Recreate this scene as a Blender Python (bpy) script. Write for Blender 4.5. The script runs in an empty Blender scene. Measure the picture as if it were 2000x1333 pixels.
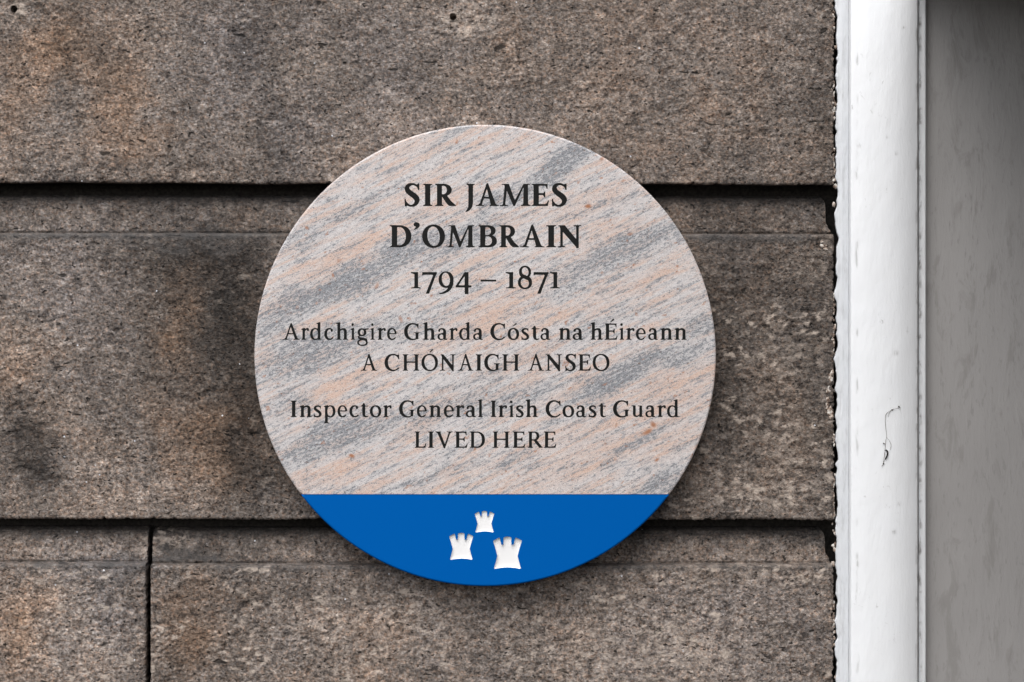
import bpy, bmesh, math, random
import numpy as np
from mathutils import Vector, Matrix, geometry

# ---------------------------------------------------------------- camera, world, sun, exposure
CZ = 1.70                 # height of the picture centre above the pavement
D = 2.60                  # camera distance from the stone face (face plane is y = 0, outwards is -y)
S = 0.5/900.0             # metres per photograph pixel on the stone face
W_PX, H_PX = 2000, 1333
scene = bpy.context.scene
cam_d = bpy.data.cameras.new("camera"); cam = bpy.data.objects.new("camera", cam_d)
scene.collection.objects.link(cam); scene.camera = cam
cam.location = (0, -D, CZ); cam.rotation_euler = (math.radians(90), 0, 0)
cam_d.sensor_width = 36; cam_d.lens = 36*D/(W_PX*S)
cam_d.clip_start = .05; cam_d.clip_end = 500
SUN_EL, SUN_AZ = math.radians(60), math.radians(-20)        # azimuth measured from -y (towards the viewer), negative = viewer's left
world = bpy.data.worlds.new("World"); scene.world = world; world.use_nodes = True
nt = world.node_tree; nt.nodes.clear()
wo = nt.nodes.new('ShaderNodeOutputWorld'); wb = nt.nodes.new('ShaderNodeBackground'); sky = nt.nodes.new('ShaderNodeTexSky')
hs = nt.nodes.new('ShaderNodeHueSaturation'); hs.inputs['Saturation'].default_value = .22
sky.sky_type = 'NISHITA'; sky.sun_disc = False; sky.sun_elevation = SUN_EL; sky.sun_rotation = math.pi + SUN_AZ*-1
sky.air_density = 1.0; sky.dust_density = 3.0; sky.ozone_density = 1.0
wb.inputs['Strength'].default_value = 0.15
nt.links.new(sky.outputs[0], hs.inputs['Color']); nt.links.new(hs.outputs[0], wb.inputs['Color']); nt.links.new(wb.outputs[0], wo.inputs['Surface'])
sun_d = bpy.data.lights.new("sun", 'SUN'); sun = bpy.data.objects.new("sun", sun_d); scene.collection.objects.link(sun)
sun_d.energy = 0.8; sun_d.angle = math.radians(50); sun_d.color = (1.0, .97, .93)
sd = Vector((math.sin(SUN_AZ)*math.cos(SUN_EL), -math.cos(SUN_AZ)*math.cos(SUN_EL), math.sin(SUN_EL)))   # towards the sun
sun.rotation_euler = sd.to_track_quat('Z', 'Y').to_euler(); sun.location = (-1, -3, 6)
scene.view_settings.view_transform = 'Standard'; scene.view_settings.look = 'None'; scene.view_settings.gamma = 1
scene.view_settings.exposure = 0.90

def wx(px, y=0.0): return (px-1000)*S*(D+y)/D
def wz(py, y=0.0): return CZ+(666.5-py)*S*(D+y)/D
MM = .001
random.seed(7); rng = np.random.default_rng(11)

# ---------------------------------------------------------------- noise and mesh helpers
def perlin(x, y, seed=0):
    x = np.asarray(x, float); y = np.asarray(y, float)
    xi = np.floor(x).astype(np.int64); yi = np.floor(y).astype(np.int64); xf = x-xi; yf = y-yi
    def g(ix, iy):
        h = (ix*374761393 + iy*668265263 + seed*1442695041) & 0xffffffff
        h = ((h ^ (h >> 13))*1274126177) & 0xffffffff; h = h ^ (h >> 16)
        a = (h & 0xffff)/65536.0*2*np.pi
        return np.cos(a), np.sin(a)
    u = xf*xf*xf*(xf*(xf*6-15)+10); v = yf*yf*yf*(yf*(yf*6-15)+10)
    def d(dx, dy):
        gx, gy = g(xi+dx, yi+dy); return gx*(xf-dx)+gy*(yf-dy)
    a = d(0, 0)*(1-u)+d(1, 0)*u; b = d(0, 1)*(1-u)+d(1, 1)*u
    return (a*(1-v)+b*v)*1.5
def fbm(x, y, seed=0, oc=4, gain=.55):
    s = 0; a = 1; f = 1
    for i in range(oc): s = s+a*perlin(x*f, y*f, seed+i*17); a *= gain; f *= 2.03
    return s
def sstep(a, b, x):
    t = np.clip((x-a)/(b-a), 0, 1); return t*t*(3-2*t)
def link(o, parent=None, mat=None):
    scene.collection.objects.link(o)
    if mat is not None and not o.data.materials: o.data.materials.append(mat)
    if parent is not None: o.parent = parent; o.location = -Vector(parent.location)
    return o
def thing(name, label, cat, loc, group=None):
    o = bpy.data.objects.new(name, None); o.empty_display_size = .05; scene.collection.objects.link(o)
    o.location = loc; o['label'] = label; o['category'] = cat
    if group: o['group'] = group
    return o
def grid_mesh(name, P, smooth=True, flip=False, attrs=None):
    """P: (nv, nu, 3) world points -> mesh of quads"""
    nv, nu, _ = P.shape; me = bpy.data.meshes.new(name)
    me.vertices.add(nv*nu); me.vertices.foreach_set('co', P.reshape(-1).astype(np.float32))
    idx = np.arange(nv*nu).reshape(nv, nu)
    q = np.stack([idx[:-1, :-1], idx[:-1, 1:], idx[1:, 1:], idx[1:, :-1]], -1).reshape(-1, 4)
    if flip: q = q[:, ::-1]
    n = len(q); me.loops.add(n*4); me.loops.foreach_set('vertex_index', np.ascontiguousarray(q).reshape(-1).astype(np.int32))
    me.polygons.add(n); me.polygons.foreach_set('loop_start', (np.arange(n)*4).astype(np.int32))
    me.polygons.foreach_set('use_smooth', np.full(n, smooth))
    me.update(calc_edges=True)
    for k, v in (attrs or {}).items():
        if v.ndim == 3:
            a = me.attributes.new(k, 'FLOAT_COLOR', 'POINT'); c = np.ones((nv*nu, 4), np.float32); c[:, :3] = v.reshape(-1, 3); a.data.foreach_set('color', c.reshape(-1))
        else:
            a = me.attributes.new(k, 'FLOAT', 'POINT'); a.data.foreach_set('value', v.reshape(-1).astype(np.float32))
    return me
def raw_mesh(name, vs, fs, smooth=False):
    me = bpy.data.meshes.new(name); me.from_pydata([tuple(v) for v in vs], [], [tuple(f) for f in fs]); me.update()
    if smooth: me.polygons.foreach_set('use_smooth', [True]*len(me.polygons))
    return me
def blob(X, Z, cx, cy, rx, ry, rot=0.0):
    """soft spot at photograph pixel (cx, cy) of radii rx, ry; X, Z in photograph pixels"""
    a = math.radians(rot); dx = X-cx; dz = Z-cy
    u = dx*math.cos(a)-dz*math.sin(a); v = dx*math.sin(a)+dz*math.cos(a)
    return np.exp(-((u/rx)**2+(v/ry)**2))

# ---------------------------------------------------------------- node helpers
class NT:
    def __init__(s, name):
        s.m = bpy.data.materials.new(name); s.m.use_nodes = True; s.t = s.m.node_tree; s.t.nodes.clear()
        s.out = s.t.nodes.new('ShaderNodeOutputMaterial'); s.b = s.t.nodes.new('ShaderNodeBsdfPrincipled'); s.t.links.new(s.b.outputs[0], s.out.inputs[0])
        s.tc = s.t.nodes.new('ShaderNodeTexCoord')
    def n(s, ty, **kw):
        o = s.t.nodes.new(ty)
        for k, v in kw.items(): setattr(o, k, v)
        return o
    def put(s, sock, v):
        if hasattr(v, 'is_linked') or isinstance(v, bpy.types.NodeSocket): s.t.links.new(v, sock)
        else: sock.default_value = v
    def coords(s, scale=(1, 1, 1), rot=(0, 0, 0), loc=(0, 0, 0), src=None):
        m = s.n('ShaderNodeMapping'); m.inputs['Scale'].default_value = scale; m.inputs['Rotation'].default_value = rot; m.inputs['Location'].default_value = loc
        s.t.links.new(src or s.tc.outputs['Object'], m.inputs[0]); return m.outputs[0]
    def noise(s, vec, scale, detail=3, rough=.55, dist=0.0, out=0):
        o = s.n('ShaderNodeTexNoise'); o.inputs['Scale'].default_value = scale; o.inputs['Detail'].default_value = detail
        o.inputs['Roughness'].default_value = rough; o.inputs['Distortion'].default_value = dist; s.t.links.new(vec, o.inputs['Vector']); return o.outputs[out]
    def voro(s, vec, scale, feature='F1', out=0, rnd=1.0):
        o = s.n('ShaderNodeTexVoronoi', feature=feature); o.inputs['Scale'].default_value = scale; o.inputs['Randomness'].default_value = rnd
        s.t.links.new(vec, o.inputs['Vector']); return o.outputs[out]
    def ramp(s, fac, stops, interp='LINEAR'):
        r = s.n('ShaderNodeValToRGB'); r.color_ramp.interpolation = interp; e = r.color_ramp.elements
        while len(e) < len(stops): e.new(.5)
        for k, (p, c) in enumerate(stops):
            e[k].position = p; e[k].color = (c, c, c, 1) if isinstance(c, (int, float)) else (*c, 1)
        s.t.links.new(fac, r.inputs[0]); return r.outputs[0]
    def mr(s, v, a, b, c=0.0, d=1.0, smooth=False):
        o = s.n('ShaderNodeMapRange'); o.interpolation_type = 'SMOOTHSTEP' if smooth else 'LINEAR'
        for k, x in enumerate((v, a, b, c, d)): s.put(o.inputs[k], x)
        return o.outputs[0]
    def math(s, op, a, b=0.0, c=0.0, clamp=False):
        o = s.n('ShaderNodeMath', operation=op); o.use_clamp = clamp
        s.put(o.inputs[0], a); s.put(o.inputs[1], b)
        if op == 'MULTIPLY_ADD': s.put(o.inputs[2], c)
        return o.outputs[0]
    def mix(s, f, a, b, mode='MIX'):
        o = s.n('ShaderNodeMix', data_type='RGBA', blend_type=mode); s.put(o.inputs[0], f)
        for k, v in ((6, a), (7, b)):
            if isinstance(v, tuple): v = (*v, 1)
            s.put(o.inputs[k], v)
        return o.outputs[2]
    def attr(s, name, out='Color'):
        return s.n('ShaderNodeAttribute', attribute_name=name).outputs[out]
    def bump(s, h, dist, strength=1.0, prev=None):
        o = s.n('ShaderNodeBump'); o.inputs['Strength'].default_value = strength; o.inputs['Distance'].default_value = dist
        s.t.links.new(h, o.inputs['Height'])
        if prev is not None: s.t.links.new(prev, o.inputs['Normal'])
        return o.outputs[0]
    def fin(s, col, rough=.8, nrm=None, spec=.3):
        s.put(s.b.inputs['Base Color'], (*col, 1) if isinstance(col, tuple) else col); s.put(s.b.inputs['Roughness'], rough)
        s.b.inputs['Specular IOR Level'].default_value = spec
        if nrm is not None: s.t.links.new(nrm, s.b.inputs['Normal'])
        return s.m
# ---------------------------------------------------------------- lettering (drawn outlines, cap height = 1)
GR = 1.0/120.0
def gcurve(pts, n=8):
    """Catmull-Rom through points, returns dense list"""
    P = [np.array(p, float) for p in pts]
    P = [2*P[0]-P[1]] + P + [2*P[-1]-P[-2]]
    out = []
    for i in range(1, len(P)-2):
        for k in range(n):
            t = k/n
            a, b, c, d = P[i-1], P[i], P[i+1], P[i+2]
            out.append(0.5*((2*b)+(c-a)*t+(2*a-5*b+4*c-d)*t*t+(3*b-a-3*c+d)*t**3))
    out.append(P[-2])
    return out
def gstroke(pts, n=8):
    """pts (x, y, width) -> polygon"""
    c = gcurve(pts, n); L = []; R = []
    for i, p in enumerate(c):
        a = c[max(i-1, 0)]; b = c[min(i+1, len(c)-1)]
        d = (b-a)[:2]; d = d/(np.hypot(*d)+1e-9); nn = np.array([-d[1], d[0]])
        L.append(p[:2]+nn*p[2]/2); R.append(p[:2]-nn*p[2]/2)
    return L + R[::-1]
def gell(cx, cy, rx, ry, rot=0.0, p=2.15, n=64):
    o = []
    for i in range(n):
        a = 2*math.pi*i/n; ca, sa = math.cos(a), math.sin(a)
        x = rx*math.copysign(abs(ca)**(2/p), ca); y = ry*math.copysign(abs(sa)**(2/p), sa)
        o.append((cx+x*math.cos(rot)-y*math.sin(rot), cy+x*math.sin(rot)+y*math.cos(rot)))
    return o
def gbowl(x0, xm, x1, y0, y1, p=2.2):
    o = [(x0, y0)]
    cy = (y0+y1)/2; ry = (y1-y0)/2; rx = x1-xm
    for i in range(33):
        a = -math.pi/2+math.pi*i/32; ca, sa = math.cos(a), math.sin(a)
        o.append((xm+rx*abs(ca)**(2/p), cy+ry*math.copysign(abs(sa)**(2/p), sa)))
    o.append((x0, y1)); return o
def gstem(x, w, y0, y1, bl=0, br=0, tl=0, tr=0, th=0.05, bk=0.05):
    o = []
    def br_(sx, xs, ye, up):   # bracket curve from serif tip to stem
        r = []
        for k in range(5):
            t = k/4; a = t*math.pi/2
            r.append((xs+sx*(1-math.sin(a))*min(bk*1.2, 9), ye+up*(bk*(1-math.cos(a)))))
        return r
    if br: o += [(x+w+br, y0), (x+w+br, y0+th*0.85)] + br_(+1, x+w, y0+th, +1)
    else: o += [(x+w, y0)]
    if tr: o += br_(+1, x+w, y1-th, -1)[::-1] + [(x+w+tr, y1-th*0.85), (x+w+tr, y1)]
    else: o += [(x+w, y1)]
    if tl: o += [(x-tl, y1), (x-tl, y1-th*0.85)] + br_(-1, x, y1-th, -1)
    else: o += [(x, y1)]
    if bl: o += br_(-1, x, y0+th, +1)[::-1] + [(x-bl, y0+th*0.85), (x-bl, y0)]
    else: o += [(x, y0)]
    return o
def grect(a, b, c, d): return [(a, b), (c, b), (c, d), (a, d)]
def glyph_ops(ch, B):
    w = .228 if B else .172; t = .092 if B else .085; s = .095 if B else .078; th = .052 if B else .050
    xw = .163; xt = .084; X = .705                                # lower-case stem, thin, x-height
    st = lambda x, ww, y0, y1, a=0, b=0, c=0, d=0: gstem(x, ww, y0, y1, a, b, c, d, th)
    A_ = '+'; M_ = '-'
    flag = lambda x, y: (A_, [(x-.088, y-.05), (x-.088, y-.08), (x+.01, y-.10), (x+xw, y-.10), (x+xw, y+.025), (x+xw-.03, y+.03), (x+.0, y-.015)])
    if ch == 'I': return [(A_, st(s, w, 0, 1, s, s, s, s))]
    if ch == 'H':
        return [(A_, st(s, w, 0, 1, s, s, s, s)), (A_, st(s+.81-w, w, 0, 1, s, s, s, s)), (A_, grect(s+w-.01, .48, s+.82-w, .48+t))]
    if ch == 'L':
        return [(A_, st(s, w, 0, 1, s, 0, s, s)), (A_, grect(s+w-.02, 0, .60, t)), (A_, [(.52, 0), (.64, 0), (.68, .27), (.63, .27), (.60, .14), (.52, t)])]
    if ch == 'E':
        e = .66 if not B else .72
        return [(A_, st(s, w, 0, 1, s, 0, s, 0)), (A_, grect(s+w-.02, 0, e-.06, t)), (A_, grect(s+w-.02, 1-t, e-.1, 1)), (A_, grect(s+w-.02, .49, e-.2, .49+t)),
                (A_, [(e-.14, 0), (e, 0), (e+.05, .26), (e, .26), (e-.05, .13), (e-.14, t*.9)]),
                (A_, [(e-.16, 1), (e-.01, 1), (e-.01, .77), (e-.06, .77), (e-.09, .9), (e-.18, 1-t*.9)]),
                (A_, [(e-.22, .50), (e-.15, .38), (e-.11, .38), (e-.11, .66), (e-.15, .66), (e-.22, .54)])]
    if ch == 'F': return []
    if ch == 'A':
        W = 1.06; lt = t*1.25; rw = w*1.06
        ax = .50
        return [(A_, [(.14, .0), (.14+lt, .0), (ax+lt*.6, .97), (ax+.02, 1.03), (ax-.03, .96)]),
                (A_, [(ax-.05, .93), (ax, 1.03), (ax+.06, 1.03), (W-.11, 0), (W-.11-rw, 0), (ax-.02, .86)]),
                (A_, grect(.27, .33, .72, .33+t*.95)),
                (A_, st(.14, lt, 0, .12, .15, .13)), (A_, st(W-.13-rw*.9, rw*.9, 0, .1, .09, .13))]
    if ch == 'V':
        W = 1.02; rw = w*1.08; lt = t*1.2; ax = .53
        return [(A_, [(.10, 1), (.10+rw, 1), (ax+.06, .16), (ax+.04, -.03), (ax-.03, -.03)]),
                (A_, [(ax-.02, -.03), (ax+.045, -.03), (W-.12, 1), (W-.12-lt, 1), (ax, .12)]),
                (A_, st(.10, rw, .9, 1, 0, 0, .10, .08)), (A_, st(W-.12-lt, lt, .88, 1, 0, 0, .12, .12))]
    if ch == 'D':
        W = .93 if B else .88
        return [(A_, st(s, w, 0, 1, s, 0, s, 0)), (A_, gbowl(s+w*.5, .40, W, 0, 1)), (M_, gbowl(s+w, .40, W-w*1.05, t, 1-t))]
    if ch == 'B':
        return [(A_, st(s, w, 0, 1, s, 0, s, 0)), (A_, gbowl(s+w*.5, .42, .80, .50, 1)), (A_, gbowl(s+w*.5, .46, .86, 0, .56)),
                (M_, gbowl(s+w, .40, .80-w*.98, .55, 1-t)), (M_, gbowl(s+w, .42, .86-w*1.02, t, .55-t*.6))]
    if ch == 'R':
        q = .78 if B else .68
        return [(A_, st(s, w, 0, 1, s, s*.8, s, 0)), (A_, gbowl(s+w*.5, .38, q, .44, 1)), (M_, gbowl(s+w, .37, q-w*1.0, .44+t, 1-t)),
                (A_, gstroke([(.40, .50, w*.9), (.52, .34, w*1.0), (.68, .14, w*1.0), (q+.12, .0, w*.72)])),
                (A_, [(q-.04, 0), (q+.20, 0), (q+.20, .035), (q+.10, .07), (q-.04, .12)]), (M_, grect(-.2, -.3, 1.4, 0.0))]
    if ch == 'M':
        W = 1.34 if B else 1.28; lt = t*1.15; rw = w*1.0; ax = .60
        return [(A_, [(.13, 0), (.13+lt, 0), (.27+lt*.6, .95), (.22, 1.0)]),
                (A_, [(.17, 1), (.17+rw*1.0, 1), (ax+.09, .17), (ax+.05, 0), (ax-.01, 0)]),
                (A_, [(ax-.01, 0), (ax+.06, 0), (W-.24, 1), (W-.31, 1), (ax+.03, .2)]),
                (A_, [(W-.30, 1), (W-.10-.02, 1), (W-.10, 0), (W-.10-rw, 0)]),
                (A_, st(.13, lt, 0, .12, .13, .12)), (A_, grect(.08, 1-th, .25, 1)), (A_, grect(W-.2, 1-th, W-.03, 1)),
                (A_, st(W-.10-rw, rw, 0, .12, .10, .10))]
    if ch == 'N':
        W = 1.02 if B else .97; lt = t*1.15
        return [(A_, st(.12, lt, 0, 1, .12, .11, 0, 0)), (A_, [(.03, 1), (.03+w*(1.22 if B else 1.02), 1), (W-.13, .24), (W-.13, -.04), (W-.13-.07, -.04), (.12, .83), (.08, .95), (.03, .95)]),
                (A_, st(W-.13-lt, lt, -.04, 1, 0, 0, .12, .12))]
    if ch in 'OQ':
        W = 1.0 if B else .97
        return [(A_, gell(W/2, .5, W/2, .53, 0, 2.08)), (M_, gell(W/2, .5, W/2-w*1.02, .53-t*1.02, .10, 2.1))]
    if ch in 'CG':
        W = .93
        o = [(A_, gell(.50, .5, .50, .53, 0, 2.08)), (M_, gell(.545, .5, .50-w*.98, .53-t*1.1, .06, 2.1))]
        if ch == 'C':
            o += [(M_, [(.70, .20), (1.2, .20), (1.2, 1.2), (.86, 1.2), (.83, .74), (.70, .6)]), (M_, [(.60, .5), (1.2, .02), (1.2, .8), (.7, .7)]),
                  (M_, [(.895, 0), (1.3, 0), (1.3, 1.1), (.895, 1.1)]), (A_, [(.80, .98), (.885, 1.0), (.885, .68), (.835, .68), (.80, .78), (.72, .91)])]
        else:
            o += [(M_, [(.66, .30), (1.2, .30), (1.2, 1.2), (.86, 1.2), (.83, .74), (.66, .6)]), (M_, grect(.86, -.1, 1.2, 1.2)), (M_, grect(.86-w, .30, 1.2, .60)),
                  (A_, [(.78, .98), (.865, 1.0), (.865, .70), (.815, .70), (.78, .80), (.70, .91)]),
                  (A_, gstem(.86-w, w, .045, .46, 0, 0, .12, .085, th))]
        return o
    if ch == 'S':
        if B:
            p = [(.60, .84, .05), (.50, .94, t*1.0), (.36, .985, t*1.1), (.18, .93, w*.7), (.125, .76, w*.98), (.24, .60, w*1.02), (.42, .47, w*1.08), (.555, .30, w*1.05), (.50, .10, w*.72), (.34, .015, t*1.1), (.18, .05, t), (.07, .2, .05)]
            return [(A_, gstroke(p)), (A_, [(.52, .95), (.60, 1.01), (.655, 1.02), (.655, .72), (.60, .72), (.57, .82)]), (A_, [(.16, .04), (.07, -.02), (.02, -.02), (.01, .33), (.06, .33), (.09, .20)])]
        p = [(.54, .86, .045), (.44, .955, t*.95), (.31, .99, t*1.1), (.15, .93, w*.75), (.105, .77, w*.98), (.20, .62, w*1.0), (.36, .49, w*1.05), (.48, .32, w*1.05), (.45, .11, w*.78), (.30, .012, t*1.1), (.16, .045, t), (.06, .17, .045)]
        return [(A_, gstroke(p)), (A_, [(.46, .95), (.53, 1.01), (.575, 1.02), (.575, .74), (.53, .74), (.50, .84)]), (A_, [(.14, .04), (.07, -.02), (.02, -.02), (.01, .30), (.055, .30), (.08, .18)])]
    if ch == 'J':
        return [(A_, st(.16, w, .1, 1, 0, 0, s, s)), (A_, gstroke([(.2675, .2, w), (.265, .05, w*.98), (.22, -.08, w*.75), (.12, -.19, .10), (.02, -.25, .05)]))]
    if ch == "'":
        return [(A_, gell(.12, 1.03, .105, .10)), (A_, gstroke([(.16, 1.04, .15), (.165, .95, .12), (.11, .86, .07), (.02, .79, .03)]))]
    if ch == '-': return [(A_, grect(0, .31, .70, .40))]
    N1 = .175; T1 = .07
    if ch == '1': return [(A_, gstem(.165, N1, 0, .74, .16, .13, 0, 0, th)), (A_, [(.0, .70), (.0, .74), (.10+N1, .74), (.165+N1, .74), (.165+N1, .64), (.165, .64)])]
    if ch == '7': return [(A_, [(0, .74), (.70, .74), (.70, .67), (.66, .60), (.06, .60), (.06, .58), (0, .58)]), (A_, [(.70, .72), (.33, -.24), (.17, -.24), (.53, .62)]), (M_, [(.05, .62), (.05, .4), (.42, .4), (.50, .62)])]
    if ch == '9':
        return [(A_, gell(.335, .395, .335, .375, 0, 2.1)), (M_, gell(.325, .41, .335-N1*.92, .30, .12, 2.1)),
                (A_, gstroke([(.58, .35, N1), (.55, .12, N1*.95), (.42, -.08, .13), (.22, -.2, .085), (.03, -.235, .05)])), (M_, gell(.325, .41, .335-N1*.92, .30, .12, 2.1))]
    if ch == '4':
        return [(A_, grect(.41, -.26, .41+N1*.98, .74)), (A_, [(0, .04), (.72, .04), (.72, .14), (0, .14)]), (A_, [(0, .10), (.41, .74), (.50, .70), (.12, .12)])]
    if ch == '8':
        return [(A_, gell(.335, .745, .285, .285)), (A_, gell(.335, .27, .335, .31)), (M_, gell(.345, .755, .150, .20, .3)), (M_, gell(.325, .25, .185, .215, .3)),
                (A_, gstroke([(.14, .64, .06), (.33, .52, .17), (.52, .38, .06)]))]
    # ---- lower case
    if ch == 'l': return [(A_, gstem(.11, xw, 0, 1.06, .07, .065, 0, 0, th)), flag(.11, 1.06)]
    if ch == 'i': return [(A_, gstem(.11, xw, 0, X, .07, .065, 0, 0, th)), flag(.11, X), (A_, gell(.17, .93, .088, .088))]
    if ch in 'hn':
        top = 1.06 if ch == 'h' else X
        return [(A_, gstem(.11, xw, 0, top, .07, .06, 0, 0, th)), flag(.11, top),
                (A_, gstroke([(.22, .52, .05), (.33, .635, .09), (.46, .655, .13), (.545, .58, xw), (.56, .45, xw), (.56, .20, xw)])),
                (A_, gstem(.56-xw/2, xw, 0, .4, .062, .065, 0, 0, th))]
    if ch == 'u':
        return [(A_, gstem(.10, xw, .22, X, 0, 0, .0, 0, th)), (A_, grect(.0, X-.045, .12, X)),
                (A_, gstroke([(.17, .30, xw), (.19, .13, xw*.95), (.29, .05, .10), (.40, .07, .08), (.50, .17, .05)])),
                (A_, gstem(.48, xw, .02, X, 0, 0, 0, 0, th)), (A_, grect(.38, X-.045, .5, X)), (A_, [(.48, .0), (.73, .03), (.73, .07), (.62, .09), (.48, .10)])]
    if ch == 'r':
        return [(A_, gstem(.11, xw, 0, X, .07, .085, 0, 0, th)), flag(.11, X),
                (A_, gstroke([(.22, .50, .05), (.30, .61, .08), (.40, .67, .10), (.50, .655, .12)])), (A_, gell(.475, .61, .065, .085))]
    if ch == 'o': return [(A_, gell(.335, X/2, .335, X/2+.02)), (M_, gell(.335, X/2, .335-xw*1.02, X/2+.02-xt, .08))]
    if ch == 'e':
        return [(A_, gell(.33, X/2, .33, X/2+.02)), (M_, gell(.35, X/2, .335-xw*.98, X/2+.02-xt, .06)), (M_, [(.36, .14), (.8, .12), (.8, .355), (.30, .355)]),
                (A_, grect(.10, .345, .60, .345+.06)), (A_, gstroke([(.36, .03, .09), (.49, .065, .085), (.60, .16, .045)])),
                (M_, gell(.335, .50, .175, .105, 0, 2.3)) if False else (A_, grect(.10, .345, .60, .40))]
    if ch == 'c':
        return [(A_, gell(.33, X/2, .33, X/2+.02)), (M_, gell(.36, X/2, .335-xw*.95, X/2+.02-xt*1.1, .06)), (M_, [(.36, .16), (.8, .10), (.8, .62), (.57, .62), (.5, .5), (.36, .5)]),
                (A_, gell(.475, .565, .072, .08)), (M_, grect(.555, .3, .8, .8)), (A_, gstroke([(.36, .03, .09), (.46, .06, .085), (.56, .15, .045)]))]
    if ch == 'a':
        return [(A_, gstroke([(.06, .52, .06), (.12, .63, .09), (.25, .675, .10), (.37, .62, .135), (.41, .50, xw), (.41, .30, xw), (.41, .10, xw), (.45, .04, .10), (.56, .03, .055)])),
                (A_, gell(.105, .55, .06, .065)),
                (A_, gell(.20, .185, .20, .205)), (M_, gell(.235, .19, .115, .135, .2)), (A_, gstroke([(.20, .37, .06), (.30, .395, .06), (.40, .43, .06)])), (A_, gstroke([(.41, .50, xw), (.41, .28, xw), (.41, .10, xw)])), (A_, gell(.34, .40, .04, .05))]
    if ch == 'd':
        return [(A_, gell(.31, X/2, .31, X/2+.02)), (M_, grect(.56, -.1, .9, .9)), (M_, gell(.33, X/2, .31-xw*.98+.02, X/2+.02-xt, .05)), (A_, gstem(.46, xw, 0, 1.06)), flag(.46, 1.06),
                (A_, [(.46, .0), (.70, .02), (.70, .055), (.60, .08), (.46, .10)]), (M_, gell(.32, X/2, .155, X/2-.06, .03))]
    if ch == 'p':
        return [(A_, gell(.42, X/2, .31, X/2+.02)), (M_, gell(.40, X/2, .31-xw*.98+.01, X/2+.02-xt, .05)), (A_, gstem(.11, xw, -.38, X, .07, .085, 0, 0, th)), flag(.11, X), (M_, gell(.41, X/2, .155, X/2-.06, .03))]
    if ch == 's':
        p = [(.40, .57, .04), (.33, .655, xt*1.1), (.22, .67, xt*1.2), (.11, .62, xw*.75), (.09, .51, xw*.9), (.20, .40, xw), (.33, .30, xw), (.385, .17, xw*.9), (.32, .055, xw*.7), (.20, .025, xt*1.2), (.10, .055, xt), (.05, .14, .04)]
        return [(A_, gstroke(p)), (A_, [(.33, .66), (.39, .70), (.42, .70), (.42, .50), (.385, .50), (.36, .58)]), (A_, [(.12, .04), (.05, -.01), (.02, -.01), (.01, .22), (.045, .22), (.07, .12)])]
    if ch == 't':
        return [(A_, gstroke([(.185, .86, .03), (.185, .78, xw*.8), (.185, .55, xw), (.185, .20, xw), (.22, .07, xw*.85), (.31, .03, .085), (.44, .07, .05)])),
                (A_, grect(.02, X-.065, .43, X-.005)), (A_, [(.02, X-.065), (.02, X-.02), (.13, X+.06), (.25, X+.0), (.2, X-.065)])]
    if ch == 'g':
        return [(A_, gell(.28, .46, .25, .245)), (M_, gell(.28, .46, .25-xw*.9, .245-xt)),
                (A_, [(.42, .66), (.50, .70), (.66, .715), (.66, .625), (.56, .625), (.44, .58)]),
                (A_, gstroke([(.16, .26, .07), (.09, .18, .09), (.14, .10, .12), (.30, .07, .13), (.47, .04, .12), (.56, -.06, .11)])),
                (A_, gell(.31, -.165, .30, .215)), (M_, gell(.305, -.165, .195, .13, .05)), (A_, gstroke([(.12, .10, .10), (.30, .065, .13), (.48, .03, .12)]))]
    return []
def glyph_ops_full(ch, B):
    acc = {'\u00d3': ('O', .52, 1.12), '\u00f3': ('o', .36, .86), '\u00c9': ('E', .36, 1.10)}
    if ch in acc:
        b, x, y = acc[ch]
        k = .8 if ch == '\u00f3' else 1
        return glyph_ops(b, B) + [('+', [(x-.06, y), (x, y-.02), (x+.19, y+.15*k), (x+.12, y+.21*k)])]
    return glyph_ops(ch, B)
def fill_poly(grid, poly, x0, y0, sgn):
    P = np.array([(float(p[0]), float(p[1])) for p in poly]); Q = np.roll(P, -1, 0)
    ny, nx = grid.shape; wn = np.zeros((ny, nx+1), np.int32)
    for (ax, ay), (bx, by) in zip(P, Q):
        if ay == by: continue
        d = 1 if by > ay else -1
        lo, hi = (ay, by) if ay < by else (by, ay)
        r0 = max(0, int(math.ceil((lo-y0)/GR-0.5))); r1 = min(ny-1, int(math.ceil((hi-y0)/GR-0.5))-1)
        if r1 < r0: continue
        rows = np.arange(r0, r1+1); yy = y0+(rows+.5)*GR
        xs = ax+(yy-ay)/(by-ay)*(bx-ax)
        ci = np.clip(np.ceil((xs-x0)/GR-.5).astype(int), 0, nx)
        np.add.at(wn, (rows, ci), d)
    m = np.cumsum(wn, 1)[:, :nx] != 0
    if sgn == '+': grid[m] = 1
    else: grid[m] = 0
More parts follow.
